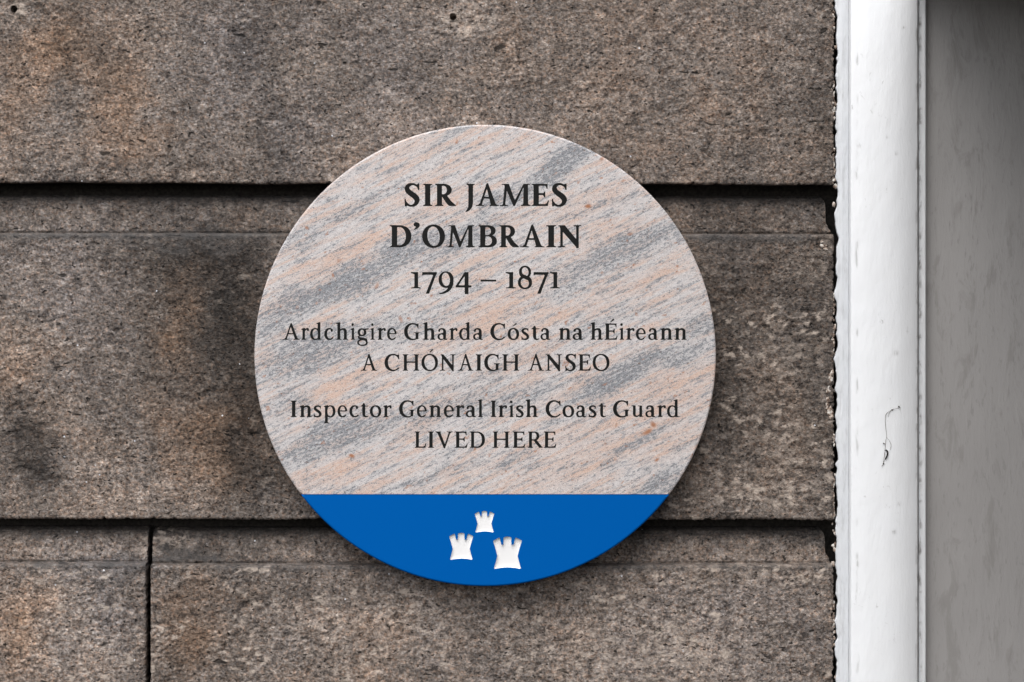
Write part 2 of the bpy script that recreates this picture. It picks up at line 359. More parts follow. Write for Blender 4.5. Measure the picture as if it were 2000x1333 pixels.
def contours(F, x0, y0):
    """marching squares at .5 -> closed loops (x, y) in glyph units"""
    ny, nx = F.shape; S = F > .5; seg = {}
    idx = (S[:-1, :-1]*1 + S[:-1, 1:]*2 + S[1:, 1:]*4 + S[1:, :-1]*8)
    T = {1: [(3, 0)], 2: [(0, 1)], 3: [(3, 1)], 4: [(1, 2)], 5: [(3, 0), (1, 2)], 6: [(0, 2)], 7: [(3, 2)], 8: [(2, 3)], 9: [(2, 0)], 10: [(0, 1), (2, 3)], 11: [(2, 1)], 12: [(1, 3)], 13: [(1, 0)], 14: [(0, 3)]}
    def key(j, i, e):
        return {0: ('h', j, i), 1: ('v', j, i+1), 2: ('h', j+1, i), 3: ('v', j, i)}[e]
    js, is_ = np.nonzero((idx > 0) & (idx < 15))
    for j, i in zip(js.tolist(), is_.tolist()):
        for a, b in T[int(idx[j, i])]: seg[key(j, i, a)] = key(j, i, b)
    def pos(k):
        e, j, i = k
        if e == 'h': a, b = F[j, i], F[j, i+1]; t = (.5-a)/(b-a); return (x0+(i+.5+t)*GR, y0+(j+.5)*GR)
        a, b = F[j, i], F[j+1, i]; t = (.5-a)/(b-a); return (x0+(i+.5)*GR, y0+(j+.5+t)*GR)
    loops = []
    while seg:
        k0 = next(iter(seg)); k = k0; L = []
        while k in seg: L.append(pos(k)); k = seg.pop(k)
        if len(L) > 8: loops.append(L)
    return loops
def simplify(L, tol):
    P = np.array(L); n = len(P)
    a = 0; b = int(np.argmax(np.hypot(*(P-P[0]).T)))
    def dp(i, j):
        if j <= i+1: return [i]
        A, Bp = P[i], P[j % n]; d = Bp-A; L2 = np.hypot(*d)+1e-12
        q = P[i+1:j]-A; dist = np.abs(q[:, 0]*d[1]-q[:, 1]*d[0])/L2
        k = int(np.argmax(dist))
        if dist[k] < tol: return [i]
        return dp(i, i+1+k)+dp(i+1+k, j)
    ids = dp(a, b)+dp(b, n)
    return [tuple(P[i % n]) for i in ids]
_gc = {}
def glyph(ch, B=False, tol=.0045):
    if (ch, B) in _gc: return _gc[(ch, B)]
    x0, y0, x1, y1 = -.35, -.5, 1.65, 1.5
    g = np.zeros((int((y1-y0)/GR), int((x1-x0)/GR)), np.float32)
    for sg, poly in glyph_ops_full(ch, B): fill_poly(g, poly, x0, y0, sg)
    for _ in range(2):
        g[1:-1] = (g[:-2]+2*g[1:-1]+g[2:])/4
        g[:, 1:-1] = (g[:, :-2]+2*g[:, 1:-1]+g[:, 2:])/4
    Ls = [simplify(l, tol) for l in contours(g, x0, y0)]
    Ls = [l for l in Ls if len(l) >= 3]
    xs = [p[0] for l in Ls for p in l]; r = (Ls, min(xs), max(xs)); _gc[(ch, B)] = r
    return r
# every line: bold?, baseline y, cap height (px), [(character, x0, x1) ...] in photograph pixels
def zx(o, a): return o+a/4.7619
LINES = [
 (True, 403.0, 43.6, 'SIR JAMES', [(c, zx(740, a), zx(740, b)) for c, a, b in [('S',238,380),('I',410,498),('R',522,718),('J',805,893),('A',900,1116),('M',1124,1412),('E',1418,1582),('S',1608,1750)]]),
 (True, 483.6, 43.4, "D'OMBRAIN", [(c, zx(740, a), zx(740, b)) for c, a, b in [('D',100,303),("'",322,380),('O',402,615),('M',630,893),('B',924,1098),('R',1120,1304),('A',1312,1540),('I',1555,1650),('N',1662,1885)]]),
 (False, 563.8, 43.2, '1794 - 1871', [(c, zx(740, a), zx(740, b)) for c, a, b in [('1',297,390),('7',402,540),('9',555,695),('4',713,862),('-',945,1092),('1',1178,1275),('8',1293,1425),('7',1438,1578),('1',1590,1684)]]),
 (False, 664.2, 32.0, 'Ardchigire Gharda Costa na hEireann', [(c, zx(540, a), zx(540, b)) for c, a, b in [('A',55,218),('r',230,303),('d',312,420),('c',445,530),('h',553,665),('i',690,730),('g',750,858),('i',873,913),('r',938,1018),('e',1028,1118),('G',1187,1333),('h',1362,1478),('a',1497,1588),('r',1608,1685),('d',1698,1806),('a',1828,1920)]]
   + [(c, zx(940, a), zx(940, b)) for c, a, b in [('C',85,222),('\u00f3',245,352),('s',372,445),('t',466,542),('a',550,640),('n',720,833),('a',850,945),('h',1015,1128),('\u00c9',1146,1268),('i',1284,1328),('r',1346,1427),('e',1438,1530),('a',1552,1642),('n',1664,1778),('n',1796,1910)]]),
 (False, 724.6, 32.2, 'A CHONAIGH ANSEO', [(c, zx(540, a), zx(540, b)) for c, a, b in [('A',783,937),('C',1005,1142),('H',1173,1328),('\u00d3',1348,1502),('N',1520,1667),('A',1687,1832),('I',1852,1912),('G',1932,2078),('H',2100,2258)]]
   + [(c, zx(940, a), zx(940, b)) for c, a, b in [('A',432,584),('N',598,752),('S',780,880),('E',903,1020),('O',1035,1193)]]),
 (False, 815.2, 32.2, 'Inspector General Irish Coast Guard', [(c, zx(540, a), zx(540, b)) for c, a, b in [('I',130,190),('n',214,328),('s',345,420),('p',438,550),('e',568,658),('c',678,766),('t',783,856),('o',868,975),('r',992,1072),('G',1140,1286),('e',1305,1398),('n',1420,1532),('e',1556,1650),('r',1665,1747),('a',1760,1854),('l',1872,1920)]]
   + [(c, zx(940, a), zx(940, b)) for c, a, b in [('I',86,140),('r',158,242),('i',258,302),('s',322,395),('h',412,525),('C',598,738),('o',755,864),('a',882,972),('s',998,1072),('t',1092,1162),('G',1225,1378),('u',1395,1510),('a',1526,1618),('r',1638,1718),('d',1727,1838)]]),
 (False, 875.2, 32.0, 'LIVED HERE', [(c, zx(540, a), zx(540, b)) for c, a, b in [('L',1285,1392),('I',1408,1466),('V',1475,1640),('E',1658,1778),('D',1798,1940)]]
   + [(c, zx(940, a), zx(940, b)) for c, a, b in [('H',106,264),('E',292,410),('R',432,572),('E',580,699)]]),
]
# ---------------------------------------------------------------- stone wall
def mat_stone():
    t = NT('weathered_granite'); v = t.coords((1, 1, 1.12)); cs = t.n('ShaderNodeSeparateColor'); t.t.links.new(t.voro(v, 430, out=1), cs.inputs[0]); cell = cs.outputs[1]
    g1 = t.noise(v, 290, 3, .68, .25); g2 = t.noise(t.coords((1, 1, 1.3)), 88, 3, .66, .3); g3 = t.noise(v, 800, 1, .5)
    g = t.math('ADD', t.math('MULTIPLY', g1, .48), t.math('ADD', t.math('MULTIPLY', g2, .34), t.math('ADD', t.math('MULTIPLY', g3, .10), t.math('MULTIPLY', cell, .08))))
    col = t.ramp(g, [(.37, (.040, .033, .029)), (.44, (.092, .076, .066)), (.50, (.155, .129, .111)), (.56, (.225, .190, .165)), (.65, (.40, .35, .31))])
    hue = t.noise(v, 260, 3, .6); warm = t.mr(hue, .50, .66, 0, 1, True)
    col = t.mix(warm, col, t.mix(1.0, col, (1.14, .98, .88), 'MULTIPLY'))
    cool = t.mr(hue, .50, .36, 0, 1, True)
    col = t.mix(cool, col, t.mix(1.0, col, (.96, .99, 1.04), 'MULTIPLY'))
    # dark pits, flattened along the bedding
    vp = t.coords((1, 1, 1.5)); pit = t.noise(vp, 190, 2, .5, .3); pm = t.mr(pit, .635, .70, 0, 1, True)
    big = t.noise(t.coords((1, 1, 3.0), loc=(3, 0, 1)), 42, 2, .5, .6); bm_ = t.mr(big, .69, .73, 0, .9, True)
    pm = t.math('MAXIMUM', pm, bm_)
    col = t.mix(pm, col, (.018, .015, .013))
    # rare pale mica glints
    gl = t.voro(t.coords((1, 1, 1), loc=(.3, 0, .2)), 210, out=1); sep = t.n('ShaderNodeSeparateColor'); t.t.links.new(gl, sep.inputs[0])
    dist = t.voro(t.coords((1, 1, 1), loc=(.3, 0, .2)), 210)
    glm = t.math('MULTIPLY', t.math('GREATER_THAN', sep.outputs[0], .996), t.math('LESS_THAN', dist, .20))
    col = t.mix(1.0, col, t.attr('tone'), 'MULTIPLY')
    # contrast of grain flattened under soot, mortar and painted recess shade
    soot_shade = t.attr('soot_shade', 'Fac'); col = t.mix(soot_shade, col, t.mix(1.0, (.070, .067, .066), t.mix(.5, (1.0, 1.0, 1.0), t.ramp(g2, [(.3, .6), (.7, 1.4)])), 'MULTIPLY'))
    lich = t.attr('pale', 'Fac'); lm = t.math('MULTIPLY', lich, t.mr(g2, .42, .56, 0, 1, True))
    col = t.mix(lm, col, (.46, .385, .325))
    col = t.mix(t.math('MULTIPLY', glm, .8), col, (.75, .76, .80))
    n = t.bump(t.math('SUBTRACT', g1, t.math('MULTIPLY', pm, .8)),   .0018, 1.0)
    n = t.bump(g3, .0007, .8, n)
    return t.fin(col, .86, n, .25)
M_STONE = mat_stone()
def spath(pts, h):
    """resample a path [(pos, depth)] at spacing h; returns arrays"""
    out = [pts[0]]
    for a, b in zip(pts[:-1], pts[1:]):
        L = math.hypot(b[0]-a[0], b[1]-a[1]); n = max(1, int(round(L/h)))
        for k in range(1, n+1): out.append((a[0]+(b[0]-a[0])*k/n, a[1]+(b[1]-a[1])*k/n))
    return np.array(out)
LEDGE = {}
def build_stone(name, px0, px1, py_top, py_bot, py_ledge, seed, left_open, right_open, holes=(), parent=None, h=1.25*MM, band=True, slope=0.0, ret=True):
    """one ashlar: main face at y=0, a recessed margin along its top, rolled arrises, real relief"""
    x0, x1, zt, zb, zl = wx(px0), wx(px1), wz(py_top), wz(py_bot), wz(py_ledge)
    dp = 55*MM; bd = 17*MM
    zp = [(zb+1.5*MM, dp), (zb+.6*MM, 12*MM), (zb, 2.2*MM), (zb+.8*MM, .6*MM), (zb+2.5*MM, 0)]
    if band: zp += [(zl-2.2*MM, 0), (zl-.6*MM, .7*MM), (zl+.6*MM, 3*MM), (zl+1.6*MM, bd-1.5*MM), (zl+4*MM, bd-3*MM), (zt-16*MM, bd), (zt-8*MM, bd+4*MM), (zt-3*MM, bd+9*MM), (zt, bd+18*MM), (zt+.4*MM, dp)]
    else: zp += [(zt-2*MM, 0), (zt, 3*MM), (zt-.5*MM, dp)]
    e = 2.2*MM
    xp = ([(x0+1*MM, dp), (x0, e), (x0+.8*MM, .6*MM), (x0+e, 0)] if left_open else [(x0, 0)]) + ([(x1-e, 0), (x1-.8*MM, .6*MM), (x1, e), (x1-1*MM, dp)] if right_open else [(x1, 0)])
    U = spath(xp, h); V = spath(zp, h)
    us = np.concatenate([[0], np.cumsum(np.hypot(*np.diff(U, axis=0).T))]); vs = np.concatenate([[0], np.cumsum(np.hypot(*np.diff(V, axis=0).T))])
    X, Z = np.meshgrid(U[:, 0], V[:, 0]); DU, DV = np.meshgrid(U[:, 1], V[:, 1]); SU, SV = np.meshgrid(us+px0*S, vs+seed*.7)
    dep = np.maximum(DU, DV)
    inband = sstep(zl-2*MM, zl+5*MM, Z)*(1.0 if band else 0.0)
    if right_open:   # margin returns short of the face at the right end, with rounded top corner
        near = sstep(x1-30*MM, x1, X)
        zc = np.clip((Z-(zt-10*MM))/(10*MM), 0, 1)
        X = X-near*sstep(zl-1*MM, zl+16*MM, Z)*(7.0*MM+4.5*MM*zc**2)*(1.0 if band and ret else 0.0)
    # relief
    f = lambda sc, sd, oc=3, st=1.25: fbm(SU/sc, SV/sc*st, seed*31+sd, oc)
    rel = (.6*MM*f(26*MM, 1) + .55*MM*f(8*MM, 2) + .46*MM*f(3.6*MM, 3, 2))*(1.35 if seed > 2 else 1.0)
    rough = sstep(-.1, .55, f(70*MM, 9, 2))
    rel = rel*(.65+.75*rough)+1.1*MM*f(90*MM, 5, 2)*np.exp(-((Z-(zb+zt)/2)/(.5*(zt-zb)))**8)
    spall = sstep(.42, .62, f(34*MM, 12, 3))*.9*MM        # shallow flakes lost from the face
    rel = rel-spall
    sm = 1-.55*inband
    rel = rel*sm
    edge_b = np.exp(-np.clip(Z-zb, 0, 1)/(3.5*MM)); edge_t = np.exp(-np.abs(Z-zl)/(2.5*MM))*(1 if band else 0)
    chip = np.clip(fbm(SU/(9*MM), SU*0+seed, 77+seed, 3)-.25, 0, 1)*3.2*MM + .7*MM*fbm(SU/(3.5*MM), SU*0+seed+5, 91+seed, 2)
    Z = Z+edge_b*chip+np.exp(-np.clip(Z-zb, 0, 1)/(30*MM))*1.1*MM*fbm(SU/(110*MM), SU*0+seed, 66+seed, 2)
    if band: Z = Z-sstep(zt-9*MM, zt, Z)*sstep(.04, .0, dep-.05)*(1.6*MM*np.abs(fbm(SU/(11*MM), SU*0+seed, 61+seed, 3)))
    Z = Z+edge_t*.6*MM*fbm(SU/(14*MM), SU*0+seed+9, 55+seed, 3)
    if right_open:
        er = np.exp(-np.clip(x1-X, 0, 1)/(3.5*MM)); chx = np.clip(fbm(SV/(9*MM), SV*0+seed, 33+seed, 3)-.05, 0, 1)*(4.5*MM if ret else 1.2*MM)+1.0*MM*fbm(SV/(3*MM), SV*0+seed, 35+seed, 2)
        X = X-er*chx
    if left_open:
        el = np.exp(-np.clip(X-x0, 0, 1)/(3*MM)); X = X+el*(.5*MM*fbm(SV/(5*MM), SV*0+seed, 43+seed, 3)+np.clip(fbm(SV/(12*MM), SV*0+2, 47+seed, 2)-.3, 0, 1)*2*MM)
    Z = Z+slope*(X-x0)/(x1-x0)
    for hx, hy, hr in holes:                              # drilled fixing holes
        cx, cz = wx(hx), wz(hy); r = np.hypot(X-cx, Z-cz)+1e-9; R = hr*S
        ins = r < R+.55*h; edge = ins & (r > R-.75*h)
        k = np.where(edge, R/r, 1.0); X = cx+(X-cx)*k; Z = cz+(Z-cz)*k
        dep = np.where(ins & ~edge, dep+28*MM, dep); rel = np.where(ins, 0, rel)
    Y = dep-rel
    P = np.stack([X, Y, Z], -1)
    PX = X/S+1000; PY = 666.5-(Z-CZ)/S
    tone, soot_shade, pale = tones(PX, PY, dep, inband, seed)
    me = grid_mesh(name, P, True, False, {'tone': tone, 'soot_shade': soot_shade, 'pale': pale})
    return link(bpy.data.objects.new(name, me), parent, M_STONE)
def tones(X, Y, dep, inband, seed):
    n1 = fbm(X/130, Y/130, 301, 4); n2 = fbm(X/45, Y/45, 302, 4); nv = fbm(X/40, Y/400, 305, 3)
    wX = X+28*fbm(X/60, Y/60, 307, 3); wY = Y+28*fbm(X/60, Y/60, 308, 3)
    B = lambda cx, cy, rx, ry, rot=0: blob(wX, wY, cx, cy, rx, ry, rot)
    L = np.ones_like(X)*1.06                                # lightness of the stone, with some plaque shadow painted in
    L *= 1+.17*n1+.15*n2+.11*nv+fbm(X/19, Y/13, 309, 3)*np.where((Y > 1110) | ((X > 1250) & (Y > 470) & (Y < 1015)), .20, .10)
    dark = [(520, 150, 55, 260, .20), (140, 60, 40, 120, .22), (1610, 200, 35, 300, .22), (60, 840, 42, 55, .50), (70, 925, 38, 42, .60), (40, 880, 20, 60, .2), (455, 620, 95, 190, .58), (380, 500, 170, 55, .36),
            (480, 860, 55, 150, .5), (330, 660, 110, 160, .22), (1470, 600, 120, 220, .26), (1410, 560, 40, 200, .20), (1440, 820, 70, 120, .15), (1590, 640, 45, 190, .22),
            (370, 1088, 60, 18, .45), (350, 1200, 55, 170, .24), (480, 1190, 30, 140, .16), (560, 1160, 200, 16, .22), (1300, 1000, 60, 40, .3), (420, 1290, 90, 60, .10), (1080, 1160, 140, 45, .18), (250, 1230, 22, 150, .18), (1180, 330, 260, 22, .16), (270, 335, 260, 22, .14), (690, 190, 40, 160, .10)]  # spots at the plaque's lower right paint in its cast shadow
    light = [(60, 260, 110, 120, .14), (900, 40, 60, 34, .42), (730, 230, 60, 50, .20), (850, 235, 70, 22, .2), (330, 180, 110, 120, .06), (110, 620, 110, 150, .20), (190, 930, 150, 90, .24), (300, 980, 120, 40, .12), (130, 1230, 150, 130, .34), (720, 1240, 170, 70, .22), (1300, 1260, 260, 110, .26),
             (1180, 1240, 60, 50, .12), (1450, 950, 90, 40, .18), (1560, 960, 50, 50, .14), (1100, 200, 260, 130, .05), (150, 1062, 140, 24, .22), (330, 1045, 40, 16, .2), (30, 30, 40, 24, .2)]
    for cx, cy, rx, ry, a in dark: L *= 1-min(a*1.3, .82)*B(cx, cy, rx, ry)
    for cx, cy, rx, ry, a in light: L *= 1+a*1.3*B(cx, cy, rx, ry)
    L *= np.where(Y > 1015, 1.06, 1.0)*np.where((Y > 370) & (Y < 1015), .92, 1.0)*np.where((X > 1250) & (Y > 370) & (Y < 1015), .93, 1.0)
    W = .30*n1+.22*fbm(X/80, Y/80, 401, 3)                 # warm (iron) versus grey
    for cx, cy, rx, ry, a in [(90, 90, 90, 70, .9), (235, 200, 55, 110, .8), (200, 130, 70, 60, .4), (30, 250, 50, 120, .5), (290, 280, 80, 40, .5), (350, 600, 40, 120, .9), (370, 850, 80, 70, .9), (30, 700, 60, 110, .5), (40, 1210, 60, 90, 1.0), (370, 1230, 60, 120, .8), (440, 880, 60, 100, .6), (1250, 180, 250, 120, .25), (1560, 870, 60, 90, .4), (720, 1260, 90, 60, .3), (1130, 60, 200, 60, .2)]:
        W = W+a*B(cx, cy, rx, ry)
    for cx, cy, rx, ry, a in [(450, 100, 90, 160, .7), (120, 550, 140, 120, .6), (560, 250, 80, 90, .5), (760, 130, 90, 120, .5), (1450, 1230, 200, 120, .35), (230, 1180, 50, 100, .5), (200, 1110, 180, 20, .8)]:
        W = W-a*B(cx, cy, rx, ry)
    W = np.clip(W, -1, 1.1)
    R = L*(1+.18*np.clip(W, 0, 2)-.05*np.clip(-W, 0, 1)); G = L*(.99-.01*np.clip(W, 0, 2)); Bc = L*(.985-.16*np.clip(W, 0, 2)+.09*np.clip(-W, 0, 1))
    soot_shade = np.zeros_like(X)
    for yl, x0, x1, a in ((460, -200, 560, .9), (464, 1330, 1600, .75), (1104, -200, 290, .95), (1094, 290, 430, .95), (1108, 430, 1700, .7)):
        soot_shade = np.maximum(soot_shade, a*np.exp(-((Y-yl)/9.0)**2)*sstep(x0-30, x0+10, X)*(1-sstep(x1-20, x1+40, X))*(.75+.4*n2))
    soot_shade = np.maximum(soot_shade, .55*B(350, 1085, 60, 18)); soot_shade = np.maximum(soot_shade, .6*B(345, 475, 140, 14)); soot_shade = np.maximum(soot_shade, .5*B(250, 1112, 90, 26)*(X < 288))
    deep = sstep(12*MM, 30*MM, dep); soot_shade = np.clip(np.maximum(soot_shade, deep*.5), 0, 1)  # deep parts get painted shade on top of the ledge soot
    L2 = 1-.55*deep  # shade of recesses and joints put into the tone by depth
    pale = np.zeros_like(X); cut = sstep(.05, .5, fbm(X/22, Y/14, 501, 3))
    for cx, cy, rx, ry, a in [(1500, 960, 110, 40, .75), (1540, 860, 60, 60, .5), (1530, 720, 60, 60, .35), (1500, 620, 50, 25, .3), (320, 1050, 45, 22, .8), (1610, 690, 14, 300, .25), (1300, 1270, 180, 60, .4), (1500, 1120, 150, 30, .35), (730, 1210, 140, 60, .2), (1180, 1280, 60, 50, .3), (905, 45, 45, 22, .9), (1580, 520, 30, 20, .4), (640, 1230, 120, 40, .25)]:
        pale = np.maximum(pale, min(1.3, a*1.9)*B(cx, cy, rx, ry)*(.3+.7*cut))
    pale = np.maximum(pale, cut*sstep(-.1, .5, fbm(X/110, Y/60, 511, 3))*np.where(Y > 1110, .85, np.where((X > 1300) & (Y > 560) & (Y < 1015), .80, .18)))
    for hx, hy in ((27, 18), (885, 33)):
        pale = np.maximum(pale, .75*np.exp(-((np.hypot(X-hx-6, (Y-hy)*1.3)-9)/9)**2))
    return np.stack([R*L2, G*L2, Bc*L2], -1), soot_shade, np.clip(pale, 0, 1)

wall = thing('stone_wall', 'dark weathered granite ashlar wall behind the round plaque', 'wall', (wx(800), 0, wz(1420)))
build_stone('stone', -130, 1629, -330, 357, -230, 1, False, True, holes=((27, 18, 7.2), (885, 33, 7.0)), parent=wall, slope=-4.0*S)
build_stone('stone', -130, 1629, 377, 1014, 457, 2, False, True, parent=wall, slope=-2.5*S)
build_stone('stone', -130, 284.5, 1033, 1420, 1103, 3, False, True, parent=wall, ret=False)
build_stone('stone', 293.5, 1628, 1035, 1420, 1106, 4, True, True, parent=wall, slope=.5*S)
# joint mortar behind the open joints
tm = NT('old_mortar'); cm = tm.ramp(tm.noise(tm.coords(), 300, 3), [(.3, (.02, .018, .016)), (.7, (.06, .052, .046))]); M_MORT = tm.fin(cm, .95)
Z = np.linspace(wz(1420), wz(-330), 60); Xs = np.linspace(wx(-130), wx(1760), 60); XX, ZZ = np.meshgrid(Xs, Z)
YY = 48*MM+2*MM*fbm(XX/.02, ZZ/.02, 5, 3)
link(bpy.data.objects.new('mortar_bed', grid_mesh('mortar_bed', np.stack([XX, YY, ZZ], -1))), wall, M_MORT)

# ---------------------------------------------------------------- white door frame and shaded recess
def mat_paint(name, base, dirt=.5, grain=1.0):
    t = NT(name); v = t.coords((1, 1, .16)); vi = t.coords((1, 1, 1))
    br = t.noise(v, 420, 3, .6, .2); lump = t.noise(t.coords((1, 1, .5)), 60, 3, .55)
    col = t.mix(t.mr(t.noise(vi, 9, 4, .6), .35, .7), base, tuple(c*k for c, k in zip(base, (.975, .98, .99))))
    sp = t.noise(t.coords((1, 1, .55), loc=(1, 2, 3)), 170, 3, .65, 1.0); ar = t.noise(t.coords(loc=(5, 1, 2)), 16, 3, .6)
    sm = t.math('MULTIPLY', t.mr(sp, .63, .74, 0, 1, True), t.mr(ar, .50, .66, 0, dirt, True))
    col = t.mix(sm, col, (.30, .285, .27))
    d = t.attr('dirt', 'Fac'); dn = t.noise(t.coords((1, 1, .22), loc=(9, 0, 0)), 260, 3, .6, .5)
    col = t.mix(t.math('MULTIPLY', d, t.mr(dn, .40, .60, .12, 1, True)), col, (.20, .185, .17))
    n = t.bump(br, .00035*grain, .8); n = t.bump(lump, .0012, .7, n); n = t.bump(sp, .0003, .6, n)
    return t.fin(col, t.mr(lump, .3, .7, .32, .5), n, .4)
M_PAINT = mat_paint('white_gloss_paint', (.86, .868, .878))
frame = thing('door_frame', 'white painted rounded timber moulding standing beside the stone wall', 'door frame', (wx(1720), 0, wz(1420)))
def moulding(name, prof, seed, h=2.2*MM, left_rag=0.0, dirt=None, amp=.35, mat=None, parent=None):
    """prof: [(px, depth m)] cross-section, extruded down the frame with small hand-made unevenness"""
    V = spath([((px-1000)*S, d) for px, d in prof], 1.0*MM)
    zz = np.arange(wz(1420), wz(-120), h)
    X, Z = np.meshgrid(V[:, 0], zz); Y = np.meshgrid(V[:, 1], zz)[0]
    s = np.concatenate([[0], np.cumsum(np.hypot(*np.diff(V, axis=0).T))]); SU = np.meshgrid(s, zz)[0]
    k = (D+Y)/D; X = X*k                                        # pixel -> metres at that depth
    Y = Y-amp*MM*fbm(SU/(22*MM), Z/(70*MM), seed, 3)-.07*MM*fbm(SU/(6*MM), Z/(9*MM), seed+3, 2)
    if left_rag:
        e = np.exp(-np.clip(SU-48*MM, 0, 1)/(4*MM)); r = left_rag*(fbm(Z/(26*MM), Z*0+seed, seed+8, 3)*.75+.07*fbm(Z/(5.5*MM), Z*0+seed, seed+5, 2)+np.clip(fbm(Z/(13*MM), Z*0+3, seed+9, 2)-.15, 0, 1)*.9)
        X = X-e*r
    dv = np.zeros_like(X) if dirt is None else dirt((X/k)/S+1000, 666.5-(Z-CZ)/S/k)
    me = grid_mesh(name, np.stack([X, Y, Z], -1), True, False, {'dirt': dv})
    return link(bpy.data.objects.new(name, me), parent or frame, mat or M_PAINT)
def bead_depth(px):
    """depth (m) of the broad rounded bead at photograph column px"""
    t = (px-1662)/(1792-1662); t = min(max(t, 0), 1)
    return -14*MM-(3*MM*math.sin(min(t/.34, 1)*math.pi/2)) + 14*MM*max(0, (t-.34)/.66)**2.8
bead = [(1657.5, 9*MM), (1658.5, -6*MM), (1660, -10.5*MM)] + [(x, bead_depth(x)) for x in range(1662, 1793, 5)] + [(1792.5, 10*MM), (1793.2, 20*MM)]
def bead_dirt(x, y):
    a = .50*np.exp(-((x-1674-2*fbm(y/60, y*0, 8, 3))/2.2)**2)*sstep(.0, .4, fbm(y/90, y*0, 12, 3))+.9*sstep(1786, 1793, x)*(.3+.7*sstep(-.1, .5, fbm(y/50, y*0, 14, 3)))
    for cx, cy, r in ((1734, 268, 3), (1752, 300, 3), (1679, 285, 3.5), (1765, 55, 3), (1750, 690, 4), (1758, 985, 4), (1745, 1040, 4)): a = a+.8*np.exp(-(((x-cx)**2+(y-cy)**2)/r**2))
    return np.clip(a, 0, 1)
moulding('bead_moulding', bead, 21, dirt=bead_dirt, amp=.16)
moulding('edge_strip', [(1634.5, 48*MM), (1633.5, 20*MM), (1633.2, 3*MM), (1634.5, .2*MM), (1645, -.6*MM), (1657.6, 1.0*MM)], 22, h=1.2*MM, left_rag=3.4*MM, amp=.5,
         dirt=lambda x, y: np.clip(.22*sstep(-.1, .6, fbm(x/5, y/70, 31, 3)), 0, 1), mat=mat_paint('white_matt_paint', (.66, .672, .688), .4, 2.2))
moulding('fillet', [(1793.4, 30*MM), (1793.8, 9*MM), (1795, 8*MM), (1806, 7.5*MM), (1808, 8.5*MM), (1808.6, 14*MM), (1808.0, 20*MM), (1807.8, 35*MM)], 23, amp=.12,
         dirt=lambda x, y: .85*np.exp(-((x-1797)/3.0)**2)*sstep(-.15, .45, fbm(y/35, y*0, 44, 4))+.10)
# ragged edge of old paint and filler along the joint between stone and frame
tf = NT('crusty_filler'); cf = tf.ramp(tf.noise(tf.coords(), 240, 3), [(.38, (.13, .09, .07)), (.48, (.36, .28, .225)), (.60, (.66, .62, .57))]); M_FILL = tf.fin(cf, .9, tf.bump(tf.noise(tf.coords(), 700, 3), .001, 1))
bmf = bmesh.new()
def lump(px, py, rx, ry, d):
    """small irregular flake at a photograph pixel, depth d"""
    m = bmesh.ops.create_icosphere(bmf, subdivisions=2, radius=1.0)['verts']; sd = random.random()*50
    for v in m:
        c = v.co.copy(); k = 1+.5*float(perlin(c.x*1.5+sd, c.z*1.5+c.y))+.35*float(perlin(c.x*3.5+sd, c.z*3.5))
        v.co = Vector((wx(px)+c.x*k*rx*1.25*S, d+c.y*1.0*MM, wz(py)+c.z*k*ry*S))
for a in [(1626, 26, 3, 6), (1627, 56, 3, 5), (1626, 75, 2, 8), (1634, 92, 3, 4), (1629, 165, 2, 8), (1624, 176, 2, 4), (1632, 203, 2.5, 4), (1627, 215, 4, 5), (1625, 226, 2, 3), (1628, 320, 3, 9), (1630, 335, 3, 7), (1626, 347, 3, 4), (1633, 364, 4, 5),
          (1629, 858, 2.5, 7), (1628, 942, 2.5, 10), (1627, 962, 2.5, 10), (1628, 984, 2.5, 10), (1627, 1000, 3, 6), (1608, 480, 6, 5), (1614, 487, 5, 4), (1606, 473, 3, 2.5),
          (1627, 585, 2.5, 6), (1626, 610, 2.5, 9), (1628, 650, 2, 7), (1625, 668, 2, 6), (1628, 1105, 2, 4), (1629, 1180, 2, 7), (1627, 1250, 2, 8)]:
    lump(*a, .4*MM if a[0] < 1622 else 3*MM)
for k in range(34):
    lump(1626.5+random.random()*6, random.random()*1333, .8+random.random()*2.2, 1.5+random.random()*5, (1+random.random()*10)*MM)
def crust(path, n, r, d):
    c = gcurve([(*p, 0) for p in path], 24)
    for k in range(n):
        p = c[random.randrange(len(c))]; q = r*(.45+.75*random.random())
        lump(p[0]+random.gauss(0, r*.35), p[1]+random.gauss(0, r*.6), q*.8, q*(1+random.random()*.8), d+random.random()*1*MM)
crust([(1625, 728), (1620, 748), (1617, 770), (1616, 790), (1621, 806), (1624, 818)], 60, 3.6, .2*MM)
for a_, b_ in ((290, 350), (575, 625), (640, 705), (848, 868), (932, 1010), (20, 60), (160, 232), (1180, 1260)):
    crust([(1629, a_), (1628, (a_+b_)/2), (1629.5, b_)], int((b_-a_)*.28), 2.2, 1.2*MM)
mf = bpy.data.meshes.new('filler_crust'); bmf.to_mesh(mf); bmf.free(); mf.polygons.foreach_set('use_smooth', [True]*len(mf.polygons))
fo = link(bpy.data.objects.new('filler_crust', mf), frame, M_FILL); fo['kind'] = 'stuff'

